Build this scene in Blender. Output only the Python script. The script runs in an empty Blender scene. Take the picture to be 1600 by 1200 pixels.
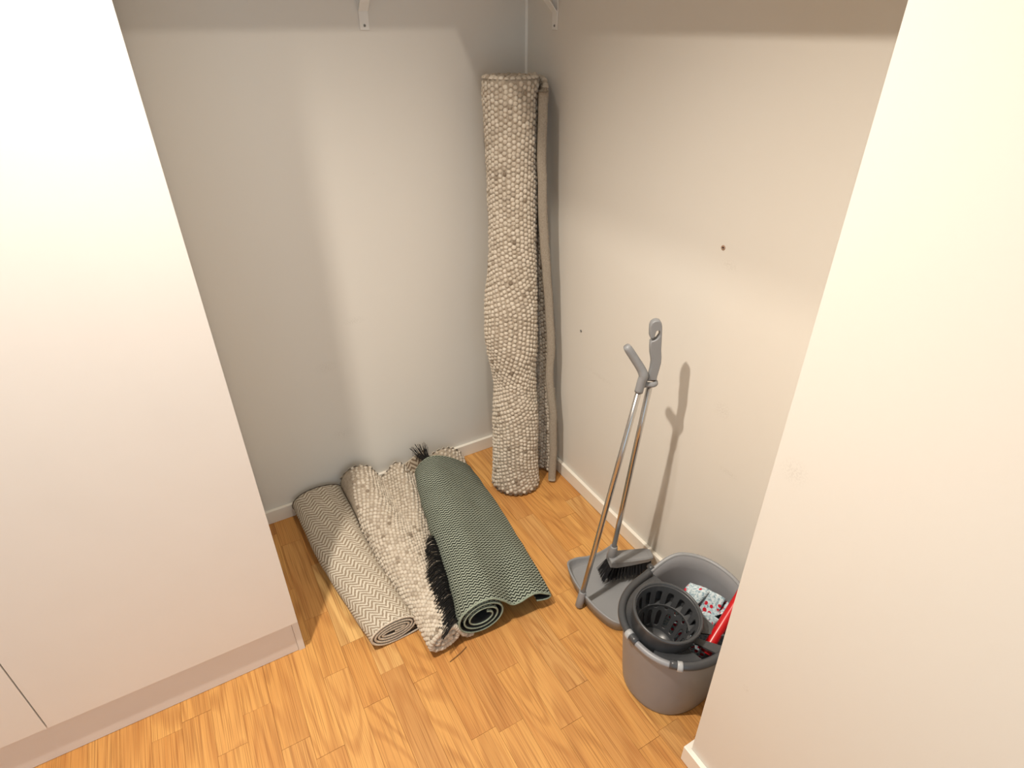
import bpy, bmesh, math, random
import numpy as np
from mathutils import Vector, Matrix, noise

random.seed(7)
rng = np.random.default_rng(7)
SC = bpy.context.scene
COL = SC.collection

# ------------------------------------------------------------------ camera
CAM_LOC = (-1.1318, -1.8732, 1.6)
YAW, PITCH, ROLL, FPX = 0.51966, 0.54757, -0.00483, 925.08
cam_data = bpy.data.cameras.new('camera')
cam = bpy.data.objects.new('camera', cam_data)
COL.objects.link(cam)
cam_data.sensor_fit = 'HORIZONTAL'
cam_data.sensor_width = 36.0
cam_data.lens = FPX * 36.0 / 1600.0
cam_data.clip_start = 0.02
_f = Vector((math.sin(YAW) * math.cos(PITCH), math.cos(YAW) * math.cos(PITCH), -math.sin(PITCH)))
_r = Vector((math.cos(YAW), -math.sin(YAW), 0))
_u = _r.cross(_f)
_r2 = math.cos(ROLL) * _r + math.sin(ROLL) * _u
_u2 = -math.sin(ROLL) * _r + math.cos(ROLL) * _u
cam.matrix_world = Matrix(((_r2.x, _u2.x, -_f.x, CAM_LOC[0]), (_r2.y, _u2.y, -_f.y, CAM_LOC[1]),
                           (_r2.z, _u2.z, -_f.z, CAM_LOC[2]), (0, 0, 0, 1)))
SC.camera = cam

# ------------------------------------------------------------------ world and exposure
world = bpy.data.worlds.new('world')
SC.world = world
world.use_nodes = True
bgn = world.node_tree.nodes['Background']
bgn.inputs[0].default_value = (0.72, 0.87, 1.0, 1)
bgn.inputs[1].default_value = 1.22
SC.view_settings.view_transform = 'Standard'
SC.view_settings.look = 'None'
SC.view_settings.gamma = 1.0
SC.view_settings.use_curve_mapping = False
SC.view_settings.exposure = 0.0
# the two ceiling downlights: position, watts, colour, half size of the bulb, point it is aimed at
LAMPS = [((-1.39, -1.03, 2.470), 190.0, (1.0, 0.90, 0.775), 0.028, (-0.95, -1.45, 0.0)),
         ((-0.67, -0.93, 2.470), 46.0, (1.0, 0.90, 0.775), 0.028, (-0.67, -0.93, 0.0))]


# ------------------------------------------------------------------ node helpers
def srgb(r, g, b):
    def c(v):
        v /= 255.0
        return v / 12.92 if v <= 0.04045 else ((v + 0.055) / 1.055) ** 2.4
    return (c(r), c(g), c(b), 1.0)


class NT:
    def __init__(self, name):
        self.m = bpy.data.materials.new(name)
        self.m.use_nodes = True
        self.t = self.m.node_tree
        self.b = self.t.nodes['Principled BSDF']

    def n(self, typ, **kw):
        nd = self.t.nodes.new(typ)
        for k, v in kw.items():
            setattr(nd, k, v)
        return nd

    def put(self, sock, v):
        if hasattr(v, 'is_linked') or isinstance(v, bpy.types.NodeSocket):
            self.t.links.new(v, sock)
        else:
            sock.default_value = v

    def math(self, op, a, b=0.0, c=0.0, clamp=False):
        nd = self.n('ShaderNodeMath', operation=op)
        nd.use_clamp = clamp
        self.put(nd.inputs[0], a); self.put(nd.inputs[1], b); self.put(nd.inputs[2], c)
        return nd.outputs[0]

    def noise(self, vec, scale, detail=3.0, rough=0.55, dist=0.0):
        nd = self.n('ShaderNodeTexNoise')
        if vec is not None:
            self.t.links.new(vec, nd.inputs['Vector'])
        nd.inputs['Scale'].default_value = scale
        nd.inputs['Detail'].default_value = detail
        nd.inputs['Roughness'].default_value = rough
        nd.inputs['Distortion'].default_value = dist
        return nd.outputs['Fac']

    def mapping(self, vec, scale=(1, 1, 1), loc=(0, 0, 0), rot=(0, 0, 0)):
        nd = self.n('ShaderNodeMapping')
        self.t.links.new(vec, nd.inputs['Vector'])
        nd.inputs['Scale'].default_value = scale
        nd.inputs['Location'].default_value = loc
        nd.inputs['Rotation'].default_value = rot
        return nd.outputs[0]

    def ramp(self, fac, stops, interp='LINEAR'):
        nd = self.n('ShaderNodeValToRGB')
        nd.color_ramp.interpolation = interp
        el = nd.color_ramp.elements
        while len(el) < len(stops):
            el.new(0.5)
        for e, (p, c) in zip(el, stops):
            e.position = p
            e.color = c if len(c) == 4 else (*c, 1)
        self.put(nd.inputs[0], fac)
        return nd.outputs[0]

    def mix(self, fac, a, b, blend='MIX'):
        nd = self.n('ShaderNodeMix', data_type='RGBA', blend_type=blend)
        self.put(nd.inputs[0], fac); self.put(nd.inputs[6], a); self.put(nd.inputs[7], b)
        return nd.outputs[2]

    def bump(self, h, strength=0.3, dist=0.002):
        nd = self.n('ShaderNodeBump')
        nd.inputs['Strength'].default_value = strength
        nd.inputs['Distance'].default_value = dist
        self.put(nd.inputs['Height'], h)
        self.t.links.new(nd.outputs[0], self.b.inputs['Normal'])

    def coord(self, which='Object'):
        return self.n('ShaderNodeTexCoord').outputs[which]


def plain(name, col, rough=0.5, metal=0.0, var=0.06, scale=40, bump=0.0, spec=None):
    k = NT(name)
    co = k.coord('Object')
    f = k.noise(co, scale, 3)
    lo = tuple(c * (1 - var) for c in col[:3]) + (1,)
    hi = tuple(min(1, c * (1 + var)) for c in col[:3]) + (1,)
    k.put(k.b.inputs['Base Color'], k.ramp(f, [(0.3, lo), (0.7, hi)]))
    k.b.inputs['Roughness'].default_value = rough
    k.b.inputs['Metallic'].default_value = metal
    if spec is not None:
        k.b.inputs['Specular IOR Level'].default_value = spec
    if bump:
        k.bump(k.noise(co, scale * 6, 2), bump, 0.001)
    return k.m


def wall_paint(name, col, marks=()):
    """marks: (centre, half sizes) of faint scuffs that the paint carries"""
    k = NT(name)
    co = k.coord('Object')
    f = k.noise(co, 1.7, 4)
    base = k.ramp(f, [(0.3, tuple(c * 0.985 for c in col[:3]) + (1,)), (0.7, col)])
    scr = k.noise(k.mapping(co, (60, 60, 60)), 4.0, 4)
    for (c, h) in marks:
        mp = k.mapping(co, tuple(1 / v for v in h), tuple(-a / v for a, v in zip(c, h)))
        ln = k.n('ShaderNodeVectorMath', operation='LENGTH')
        k.t.links.new(mp, ln.inputs[0])
        inside = k.math('SUBTRACT', 1.0, ln.outputs['Value'], clamp=True)
        m = k.math('MULTIPLY', inside, k.math('GREATER_THAN', scr, 0.52))
        base = k.mix(k.math('MULTIPLY', m, 0.16), base, srgb(150, 138, 125))
    k.put(k.b.inputs['Base Color'], base)
    k.b.inputs['Roughness'].default_value = 0.62
    k.b.inputs['Specular IOR Level'].default_value = 0.3
    k.bump(k.noise(co, 260, 2), 0.06, 0.001)
    return k.m


def oak(name):
    k = NT(name)
    co = k.coord('Object')
    inf = k.n('ShaderNodeObjectInfo')
    comb = k.n('ShaderNodeCombineXYZ')
    k.put(comb.inputs[0], k.math('MULTIPLY', inf.outputs['Random'], 37.0))
    k.put(comb.inputs[1], k.math('MULTIPLY', inf.outputs['Random'], 91.0))
    add = k.n('ShaderNodeVectorMath', operation='ADD')
    k.t.links.new(co, add.inputs[0]); k.t.links.new(comb.outputs[0], add.inputs[1])
    v = add.outputs[0]
    # cathedral figure: bands bent by a slow noise
    slow = k.noise(k.mapping(v, (7.5, 1.1, 1)), 1.0, 1.5, 0.45)
    bands = k.math('SINE', k.math('MULTIPLY', slow, 80.0))
    fib = k.noise(k.mapping(v, (240, 3.5, 1)), 1.0, 3.0, 0.6)
    pores = k.noise(k.mapping(v, (400, 5, 1)), 1.0, 1.0, 0.5)
    tone = k.ramp(inf.outputs['Random'], [(0.0, srgb(198, 140, 76)), (0.25, srgb(212, 158, 90)), (0.5, srgb(203, 146, 80)),
                                          (0.7, srgb(214, 161, 94)), (0.80, srgb(180, 122, 66)), (0.95, srgb(228, 186, 120)), (1.0, srgb(176, 120, 66))])
    bd = k.ramp(k.math('MULTIPLY_ADD', bands, 0.5, 0.5), [(0.5, (0, 0, 0)), (1.0, (0.5, 0.5, 0.5))])
    c = k.mix(bd, tone, srgb(164, 106, 54))
    c = k.mix(k.ramp(fib, [(0.40, (0, 0, 0)), (0.75, (0.42, 0.42, 0.42))]), c, srgb(224, 176, 106))
    c = k.mix(k.ramp(pores, [(0.50, (0, 0, 0)), (0.68, (0.55, 0.55, 0.55))]), c, srgb(140, 90, 46))
    blot = k.noise(k.mapping(v, (10, 4, 1)), 1.0, 2.0)
    c = k.mix(k.ramp(blot, [(0.45, (0, 0, 0)), (0.75, (0.4, 0.4, 0.4))]), c, srgb(180, 120, 66))
    k.put(k.b.inputs['Base Color'], c)
    k.put(k.b.inputs['Roughness'], k.ramp(fib, [(0.3, (0.44,) * 3), (0.8, (0.54,) * 3)]))
    k.b.inputs['Specular IOR Level'].default_value = 0.3
    k.bump(fib, 0.08, 0.0006)
    return k.m


def chevron(name, light, dark, W, P, slope, thresh, soft, wob=0.0015, lightvar=0.15, fz=0.42, spk=0.45):
    """woven zigzag of yarns; UVs are metres (u across the roll, v along it)"""
    k = NT(name)
    uv = k.coord('UV')
    nz = k.n('ShaderNodeTexNoise'); nz.inputs['Scale'].default_value = 90.0
    k.t.links.new(uv, nz.inputs['Vector'])
    sep = k.n('ShaderNodeSeparateXYZ'); k.t.links.new(uv, sep.inputs[0])
    sepn = k.n('ShaderNodeSeparateColor'); k.t.links.new(nz.outputs['Color'], sepn.inputs[0])
    u = k.math('MULTIPLY_ADD', k.math('SUBTRACT', sepn.outputs[0], 0.5), wob, sep.outputs[0])
    w = k.math('MULTIPLY_ADD', k.math('SUBTRACT', sepn.outputs[1], 0.5), wob, sep.outputs[1])
    tri = k.math('PINGPONG', u, W)
    ph = k.math('FRACT', k.math('DIVIDE', k.math('MULTIPLY_ADD', tri, slope, w), P))
    d = k.math('ABSOLUTE', k.math('SUBTRACT', ph, 0.5))
    yarn = k.noise(k.mapping(uv, (1, 1, 1)), 420.0, 2.0)
    fuzz = k.math('MULTIPLY_ADD', k.math('SUBTRACT', yarn, 0.5), fz, d)
    m = k.ramp(fuzz, [(thresh - soft, (0, 0, 0)), (thresh + soft, (1, 1, 1))])
    big = k.noise(uv, 14.0, 3.0)
    lt = k.ramp(big, [(0.3, tuple(c * (1 - lightvar) for c in light[:3]) + (1,)), (0.7, light)])
    sp = k.noise(uv, 650.0, 1.0)
    lt = k.mix(k.ramp(sp, [(0.5, (0, 0, 0)), (0.75, (spk, spk, spk))]), lt, dark)
    k.put(k.b.inputs['Base Color'], k.mix(m, lt, dark))
    k.b.inputs['Roughness'].default_value = 0.95
    k.b.inputs['Specular IOR Level'].default_value = 0.1
    k.bump(k.math('MULTIPLY_ADD', yarn, 0.6, k.math('SUBTRACT', 1.0, m)), 0.55, 0.0022)
    return k.m


def wool(name, stops):
    k = NT(name)
    g = k.n('ShaderNodeNewGeometry')
    co = k.coord('Object')
    c = k.ramp(g.outputs['Random Per Island'], stops)
    f = k.noise(k.mapping(co, (1, 1, 1)), 900.0, 2.0)
    c = k.mix(k.ramp(f, [(0.45, (0, 0, 0)), (0.8, (0.35, 0.35, 0.35))]), c, srgb(150, 135, 116))
    k.put(k.b.inputs['Base Color'], c)
    k.b.inputs['Roughness'].default_value = 1.0
    k.b.inputs['Specular IOR Level'].default_value = 0.05
    k.b.inputs['Sheen Weight'].default_value = 0.15
    k.bump(f, 0.4, 0.001)
    return k.m


def dotted_cloth(name):
    k = NT(name)
    uv = k.coord('UV')
    vo = k.n('ShaderNodeTexVoronoi', feature='F1')
    vo.inputs['Scale'].default_value = 62.0
    vo.inputs['Randomness'].default_value = 0.25
    k.t.links.new(uv, vo.inputs['Vector'])
    sep = k.n('ShaderNodeSeparateXYZ'); k.t.links.new(uv, sep.inputs[0])
    patch = k.ramp(k.noise(uv, 22.0, 1.0), [(0.50, (0, 0, 0)), (0.54, (1, 1, 1))])
    dots = k.math('MULTIPLY', k.math('LESS_THAN', vo.outputs['Distance'], 0.34), patch)
    f = k.noise(uv, 160.0, 3.0)
    base = k.ramp(f, [(0.35, srgb(120, 150, 165)), (0.5, srgb(190, 208, 215)), (0.7, srgb(226, 232, 234))])
    k.put(k.b.inputs['Base Color'], k.mix(dots, base, srgb(196, 30, 50)))
    k.b.inputs['Roughness'].default_value = 0.95
    k.bump(f, 0.3, 0.001)
    return k.m


# ------------------------------------------------------------------ mesh helpers
BASE = {}


def attach(o, par):
    if par is None:
        return
    o.parent = par
    o.matrix_parent_inverse = Matrix.Translation(-Vector(BASE.get(par.name, (0, 0, 0))))


def mk(name, verts, faces, mat, par=None, smooth=False, uv=None, fmat=None):
    me = bpy.data.meshes.new(name)
    me.from_pydata([tuple(map(float, v)) for v in verts], [], [tuple(int(i) for i in f) for f in faces])
    mats = mat if isinstance(mat, (list, tuple)) else [mat]
    for m in mats:
        me.materials.append(m)
    if fmat is not None:
        me.polygons.foreach_set('material_index', np.asarray(fmat, dtype=np.int32))
    if smooth:
        me.polygons.foreach_set('use_smooth', np.ones(len(me.polygons), dtype=bool))
    if uv is not None:
        lay = me.uv_layers.new(name='UVMap')
        li = np.zeros(len(me.loops), dtype=np.int32)
        me.loops.foreach_get('vertex_index', li)
        lay.data.foreach_set('uv', np.asarray(uv, dtype=np.float32)[li].ravel())
    me.update()
    o = bpy.data.objects.new(name, me)
    COL.objects.link(o)
    attach(o, par)
    return o


def from_bm(name, bm, mat, par=None, smooth=False):
    bmesh.ops.recalc_face_normals(bm, faces=bm.faces)
    me = bpy.data.meshes.new(name)
    bm.to_mesh(me); bm.free()
    me.materials.append(mat)
    if smooth:
        me.polygons.foreach_set('use_smooth', np.ones(len(me.polygons), dtype=bool))
    o = bpy.data.objects.new(name, me)
    COL.objects.link(o)
    attach(o, par)
    return o


def box_bm(lo, hi, bevel=0.0, seg=2):
    bm = bmesh.new()
    bmesh.ops.create_cube(bm, size=1.0)
    c = [(a + b) / 2 for a, b in zip(lo, hi)]
    s = [abs(b - a) for a, b in zip(lo, hi)]
    for v in bm.verts:
        v.co = Vector((c[0] + v.co.x * s[0], c[1] + v.co.y * s[1], c[2] + v.co.z * s[2]))
    if bevel:
        bmesh.ops.bevel(bm, geom=list(bm.edges), offset=bevel, segments=seg, affect='EDGES', profile=0.5)
    return bm


def box(name, lo, hi, mat, par=None, bevel=0.0):
    return from_bm(name, box_bm(lo, hi, bevel), mat, par)


def thing(name, loc, label, cat, group=None):
    o = bpy.data.objects.new(name, None)
    o.empty_display_size = 0.05
    COL.objects.link(o)
    o.location = loc
    BASE[o.name] = tuple(loc)
    tag(o, label, cat, group)
    return o


def tag(o, label, cat, group=None):
    o['label'] = label
    o['category'] = cat
    if group:
        o['group'] = group
    return o


def struct(o, label=None):
    o['kind'] = 'structure'
    if label:
        o['label'] = label
    return o


def tube_arrays(path, radii, seg=12, flat=1.0, updir=None, caps=True):
    P = np.asarray(path, float)
    n = len(P)
    R = np.full(n, radii) if np.isscalar(radii) else np.asarray(radii, float)
    T = np.gradient(P, axis=0)
    T /= np.linalg.norm(T, axis=1)[:, None] + 1e-12
    up = np.array(updir if updir is not None else (0.31, 0.17, 0.93))
    V = []; prev = None
    for i in range(n):
        if prev is None:
            a = np.cross(T[i], up)
            if np.linalg.norm(a) < 1e-4:
                a = np.cross(T[i], (1, 0, 0))
        else:
            a = prev - T[i] * (prev @ T[i])
        a /= np.linalg.norm(a); prev = a
        b = np.cross(T[i], a)
        for k in range(seg):
            t = 2 * math.pi * k / seg
            V.append(P[i] + R[i] * (math.cos(t) * a + flat * math.sin(t) * b))
    F = []
    for i in range(n - 1):
        for k in range(seg):
            k2 = (k + 1) % seg
            F.append((i * seg + k, i * seg + k2, (i + 1) * seg + k2, (i + 1) * seg + k))
    if caps:
        F.append(tuple(range(seg))[::-1]); F.append(tuple((n - 1) * seg + k for k in range(seg)))
    return V, F


def tube(name, path, radii, mat, par=None, seg=12, flat=1.0, updir=None, smooth=True):
    V, F = tube_arrays(path, radii, seg, flat, updir)
    return mk(name, V, F, mat, par, smooth)


def catmull(P, m):
    P = np.asarray(P, float)
    Q = np.concatenate([[2 * P[0] - P[1]], P, [2 * P[-1] - P[-2]]])
    out = []
    for i in range(len(P) - 1):
        a, b, c, d = Q[i], Q[i + 1], Q[i + 2], Q[i + 3]
        for t in np.linspace(0, 1, m, endpoint=False):
            out.append(0.5 * ((2 * b) + (c - a) * t + (2 * a - 5 * b + 4 * c - d) * t * t + (3 * b - a - 3 * c + d) * t ** 3))
    out.append(P[-1])
    return np.array(out)


def lathe(prof, c, seg=32, axis=None):
    """prof: (r, z) pairs round a vertical axis at c"""
    V = []; F = []
    for (r, z) in prof:
        for k in range(seg):
            t = 2 * math.pi * k / seg
            V.append((c[0] + r * math.cos(t), c[1] + r * math.sin(t), c[2] + z))
    for i in range(len(prof) - 1):
        for k in range(seg):
            k2 = (k + 1) % seg
            F.append((i * seg + k, i * seg + k2, (i + 1) * seg + k2, (i + 1) * seg + k))
    return V, F


# ------------------------------------------------------------------ rug sheets
class Sheet:
    """A cloth: rows (stations along the roll) of control points, lofted, with thickness."""

    def __init__(self, stations, nv, nu, sub=5, wob=0.0, seed=0.0, outward=None):
        S = np.asarray(stations, float)                       # (stations, K, 3)
        rows = catmull(S.reshape(len(S), -1), 12).reshape(-1, S.shape[1], 3)
        # even spacing of rows along the roll
        mid = rows.mean(axis=1)
        d = np.concatenate([[0], np.cumsum(np.linalg.norm(np.diff(mid, axis=0), axis=1))])
        tv = np.linspace(0, d[-1], nv)
        flat = rows.reshape(len(rows), -1)
        rows = np.stack([np.interp(tv, d, flat[:, i]) for i in range(flat.shape[1])], 1).reshape(nv, -1, 3)
        G = []; Ls = []
        for r in rows:
            c = catmull(r, sub)
            l = np.concatenate([[0], np.cumsum(np.linalg.norm(np.diff(c, axis=0), axis=1))])
            tu = np.linspace(0, l[-1], nu)
            G.append(np.stack([np.interp(tu, l, c[:, i]) for i in range(3)], 1)); Ls.append(l[-1])
        G = np.array(G)
        self.L = float(np.mean(Ls)); self.A = float(d[-1])
        Tu = np.gradient(G, axis=1); Tv = np.gradient(G, axis=0)
        N = np.cross(Tu, Tv)
        N /= np.linalg.norm(N, axis=2)[..., None] + 1e-12
        if outward is not None and outward(G, N) < 0:
            N = -N
            self.flip = True
        else:
            self.flip = False
        if wob:
            D = np.array([[noise.noise(Vector(p) * 14 + Vector((seed, seed, seed))) for p in row] for row in G])
            G = G + N * (D * wob)[..., None]
        self.G, self.N, self.nv, self.nu = G, N, nv, nu

    def layer(self, name, lo, hi, mat, par, j0=0, j1=None):
        """closed solid between offsets lo and hi along the normal"""
        j1 = self.nu if j1 is None else j1
        G = self.G[:, j0:j1]; N = self.N[:, j0:j1]
        nv, nu = G.shape[:2]
        A = (G + N * hi).reshape(-1, 3); B = (G + N * lo).reshape(-1, 3)
        uu = np.linspace(0, self.L, self.nu)[j0:j1]; vv = np.linspace(0, self.A, nv)
        uv = np.stack(np.meshgrid(uu, vv), -1).reshape(-1, 2)
        off = nv * nu
        i = np.arange(nv - 1)[:, None]; j = np.arange(nu - 1)[None, :]
        a = (i * nu + j).ravel(); q = np.stack([a, a + 1, a + nu + 1, a + nu], 1)
        top = q if not self.flip else q[:, ::-1]
        bot = (q[:, ::-1] if not self.flip else q) + off
        F = [tuple(f) for f in top] + [tuple(f) for f in bot]
        loop = [k for k in range(nu)] + [r * nu + nu - 1 for r in range(1, nv)] + \
               [(nv - 1) * nu + k for k in range(nu - 2, -1, -1)] + [r * nu for r in range(nv - 2, 0, -1)]
        for k in range(len(loop)):
            p, s = loop[k], loop[(k + 1) % len(loop)]
            f = (s, p, p + off, s + off)
            F.append(f if not self.flip else f[::-1])
        return mk(name, np.concatenate([A, B]), F, mat, par, True, np.concatenate([uv, uv]))

    def at(self, fu, fv, h=0.0):
        x = np.clip(fu * (self.nu - 1), 0, self.nu - 1.001); y = np.clip(fv * (self.nv - 1), 0, self.nv - 1.001)
        j = x.astype(int); i = y.astype(int); a = (x - j)[:, None]; b = (y - i)[:, None]

        def bl(M):
            return (M[i, j] * (1 - a) + M[i, j + 1] * a) * (1 - b) + (M[i + 1, j] * (1 - a) + M[i + 1, j + 1] * a) * b
        n = bl(self.N); n /= np.linalg.norm(n, axis=1)[:, None] + 1e-12
        tu = self.G[i, j + 1] - self.G[i, j]; tu /= np.linalg.norm(tu, axis=1)[:, None] + 1e-12
        return bl(self.G) + n * h, n, tu

    def edge(self, name, row, h, r, mat, par, j0=0, j1=None, step=1):
        P = self.G[row, j0:j1:step] + self.N[row, j0:j1:step] * h
        return tube(name, P, r, mat, par, 6)


def dome_template():
    V = [(0, 0, 1.0)]; F = []
    rings = [(0.55, 0.86), (0.9, 0.50), (1.0, 0.0)]
    s = 8
    for (r, z) in rings:
        for k in range(s):
            t = 2 * math.pi * k / s
            V.append((r * math.cos(t), r * math.sin(t), z))
    for k in range(s):
        F.append((0, 1 + k, 1 + (k + 1) % s, 1 + (k + 1) % s))
    T = [(0, 1 + k, 1 + (k + 1) % s) for k in range(s)]
    Q = []
    for g in range(2):
        for k in range(s):
            a = 1 + g * s + k; b = 1 + g * s + (k + 1) % s
            Q.append((a, a + s, b + s, b))
    return np.array(V), T, Q


DV, DT, DQ = dome_template()


def pebbles(name, pos, nrm, tan, rad, hgt, mat, par):
    n = len(pos)
    bit = np.cross(nrm, tan)
    tan = np.cross(bit, nrm)
    tan /= np.linalg.norm(tan, axis=1)[:, None] + 1e-12
    bit /= np.linalg.norm(bit, axis=1)[:, None] + 1e-12
    ru = rad * rng.uniform(0.86, 1.12, n); rv = rad * rng.uniform(0.92, 1.22, n); h = hgt * rng.uniform(0.8, 1.2, n)
    V = pos[:, None, :] + (DV[None, :, 0] * ru[:, None])[..., None] * tan[:, None] + (DV[None, :, 1] * rv[:, None])[..., None] * bit[:, None] \
        + (DV[None, :, 2] * h[:, None])[..., None] * nrm[:, None]
    m = len(DV)
    off = (np.arange(n) * m)
    F = []
    T = np.array(DT); Q = np.array(DQ)
    F += [tuple(f) for f in (off[:, None, None] + T[None]).reshape(-1, 3)]
    F += [tuple(f) for f in (off[:, None, None] + Q[None]).reshape(-1, 4)]
    o = mk(name, V.reshape(-1, 3), F, mat, par, True)
    o['kind'] = 'stuff'
    return o


def hexgrid(L, A, f0, f1, pitch, v0=0.0, v1=1.0):
    us = []; vs = []
    nv = int(A * (v1 - v0) / pitch)
    nu = int(L * (f1 - f0) / (pitch * 0.9))
    for c in range(nu):
        for r in range(nv):
            us.append(f0 + (c + 0.5 + random.uniform(-.12, .12)) * pitch * 0.9 / L)
            vs.append(v0 + (r + (0.5 if c % 2 else 0.0) + 0.25 + random.uniform(-.15, .15)) * pitch / A)
    return np.array(us), np.clip(np.array(vs), 0.0, 1.0)


def spiral(cx, cz, rx, rz, turns, pitch, end, cw=True, step=20):
    """points from the inside out, ending at angle `end` (degrees)"""
    n = int(turns * 360 / step)
    pts = []
    for i in range(n, -1, -1):
        back = i * step
        th = math.radians(end + back if cw else end - back)
        dl = pitch * back / 360.0
        pts.append((cx + max(rx - dl, 0.004) * math.cos(th), cz + max(rz - dl, 0.003) * math.sin(th)))
    return pts


def strands(name, items, r, mat, par):
    V = []; F = []
    for path in items:
        v, f = tube_arrays(catmull(path, 3), np.linspace(r, r * 0.55, 3 * (len(path) - 1) + 1), 3)
        o = len(V)
        V += list(v); F += [tuple(i + o for i in q) for q in f]
    ob = mk(name, V, F, mat, par, False)
    ob['kind'] = 'stuff'
    return ob


# ------------------------------------------------------------------ materials
WALL = srgb(225, 221, 213)
M_wall_b = wall_paint('paint_back', WALL, [((-0.80, 0, 0.58), (0.05, 0.05, 0.03)), ((-0.68, 0, 0.73), (0.05, 0.05, 0.016)), ((-0.79, 0, 0.29), (0.05, 0.05, 0.03)), ((-0.55, 0, 1.20), (0.006, 0.05, 0.006))])
M_wall_r = wall_paint('paint_right', WALL, [((0, -0.50, 0.56), (0.05, 0.09, 0.012)), ((0, -1.02, 0.72), (0.05, 0.035, 0.03)), ((0, -0.95, 1.10), (0.05, 0.03, 0.02)), ((0, -1.08, 0.55), (0.05, 0.04, 0.012))])
M_wall_p = wall_paint('paint_partition', WALL, [((-0.358, -1.45, 0.97), (0.05, 0.03, 0.03)), ((-0.358, -1.49, 0.42), (0.05, 0.012, 0.012))])
M_ceil = plain('ceiling_paint', srgb(236, 234, 228), 0.7, var=0.02, scale=3)
M_trim = plain('trim_white', srgb(238, 233, 222), 0.4, var=0.015, scale=8)
M_caulk = plain('caulk_white', srgb(240, 238, 232), 0.5, var=0.02, scale=60)
M_cab = plain('cabinet_white', srgb(232, 227, 221), 0.38, var=0.012, scale=5)
M_cab_in = plain('cabinet_edge', srgb(226, 221, 216), 0.45, var=0.012, scale=5)
M_plinth = plain('plinth_white', srgb(228, 222, 217), 0.45, var=0.012, scale=5)
M_oak = oak('oak')
M_sub = plain('floor_joint_dark', srgb(116, 72, 38), 0.7, var=0.15, scale=20)
M_metal_white = plain('bracket_white', srgb(235, 233, 228), 0.35, var=0.02, scale=30)
M_screw = plain('screw_steel', srgb(150, 150, 150), 0.3, 0.9, var=0.1, scale=200)
M_dark = plain('dark_hole', srgb(50, 40, 34), 0.8, var=0.2, scale=300)
M_plug = plain('wall_plug_brown', srgb(170, 140, 120), 0.6, var=0.2, scale=300)
M_chev = chevron('herringbone_beige', srgb(222, 214, 198), srgb(152, 137, 118), 0.021, 0.0150, 1.0, 0.27, 0.10, 0.006)
M_chev_back = chevron('herringbone_back', srgb(188, 174, 154), srgb(112, 96, 80), 0.021, 0.0145, 1.05, 0.27, 0.09, 0.004)
M_bind_dark = plain('binding_charcoal', srgb(58, 52, 50), 0.9, var=0.3, scale=300)
M_bind_mix = plain('binding_light', srgb(205, 194, 176), 0.95, var=0.3, scale=260)
M_green = chevron('herringbone_sage', srgb(160, 168, 154), srgb(30, 34, 30), 0.0076, 0.0108, 0.9, 0.27, 0.04, 0.0016, 0.1, 0.22, 0.25)
M_black_back = plain('rug_backing_black', srgb(44, 46, 46), 0.95, var=0.3, scale=200, bump=0.3)
M_bind_sage = plain('binding_sage', srgb(140, 152, 136), 0.95, var=0.25, scale=260)
M_fringe = plain('fringe_black', srgb(30, 29, 29), 0.7, var=0.3, scale=120)
WOOL_STOPS = [(0.0, srgb(134, 120, 104)), (0.014, srgb(152, 138, 121)), (0.035, srgb(186, 174, 158)), (0.3, srgb(203, 192, 176)),
              (0.6, srgb(210, 200, 184)), (0.9, srgb(218, 208, 193)), (1.0, srgb(198, 186, 170))]
M_wool = wool('wool_loops', WOOL_STOPS)
M_wool_base = plain('wool_base', srgb(168, 155, 138), 1.0, var=0.18, scale=120, bump=0.3)
M_felt = plain('felt_edge', srgb(156, 146, 132), 1.0, var=0.16, scale=240, bump=0.5)
M_steel = plain('chrome_steel', srgb(205, 204, 203), 0.24, 1.0, var=0.03, scale=10)
M_grey = plain('plastic_grey', srgb(140, 142, 145), 0.42, var=0.03, scale=12)
M_grey_lt = plain('plastic_grey_light', srgb(140, 141, 145), 0.4, var=0.03, scale=12)
M_grey_dk = plain('plastic_charcoal', srgb(68, 70, 73), 0.33, var=0.04, scale=12)
M_clip = plain('plastic_clip', srgb(170, 172, 174), 0.35, var=0.03, scale=12)
M_bristle = plain('bristle_black', srgb(26, 26, 30), 0.55, var=0.3, scale=100)
M_red = plain('plastic_red', srgb(190, 18, 24), 0.3, var=0.05, scale=12)
M_cloth = dotted_cloth('mop_cloth_dotted')
M_thread = plain('thread_brown', srgb(120, 86, 50), 0.9, var=0.2, scale=100)

# ------------------------------------------------------------------ room shell
H = 2.5
floor = struct(box('floor', (-3.4, -3.6, -0.10), (0.10, 0.10, -0.0015), M_sub), 'oak strip parquet floor of many short staggered staves')
struct(box('wall_back', (-3.4, 0.0, 0.0), (0.0, 0.10, H), M_wall_b), 'off white painted back wall with faint scuffs')
struct(box('wall_right', (0.0, -1.4125, 0.0), (0.10, 0.10, H), M_wall_r), 'off white painted right wall of the closet')
struct(box('wall_partition', (-0.3575, -3.6, 0.0), (0.10, -1.4125, H), M_wall_p), 'white wall end at the closet opening')
struct(box('wall_left_blocker', (-2.52, -3.6, 0.0), (-2.42, 0.0, H), M_wall_p), 'unseen white wall past the cabinet, added to block side light')  # out of view, added to keep world light off the partition and right wall
struct(box('ceiling', (-3.4, -3.6, H), (0.10, 0.10, H + 0.1), M_ceil), 'white ceiling above the closet')


def skirting(name, lo, hi):
    o = from_bm(name, box_bm(lo, hi, 0.0016, 2), M_trim)
    return struct(o)


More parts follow.
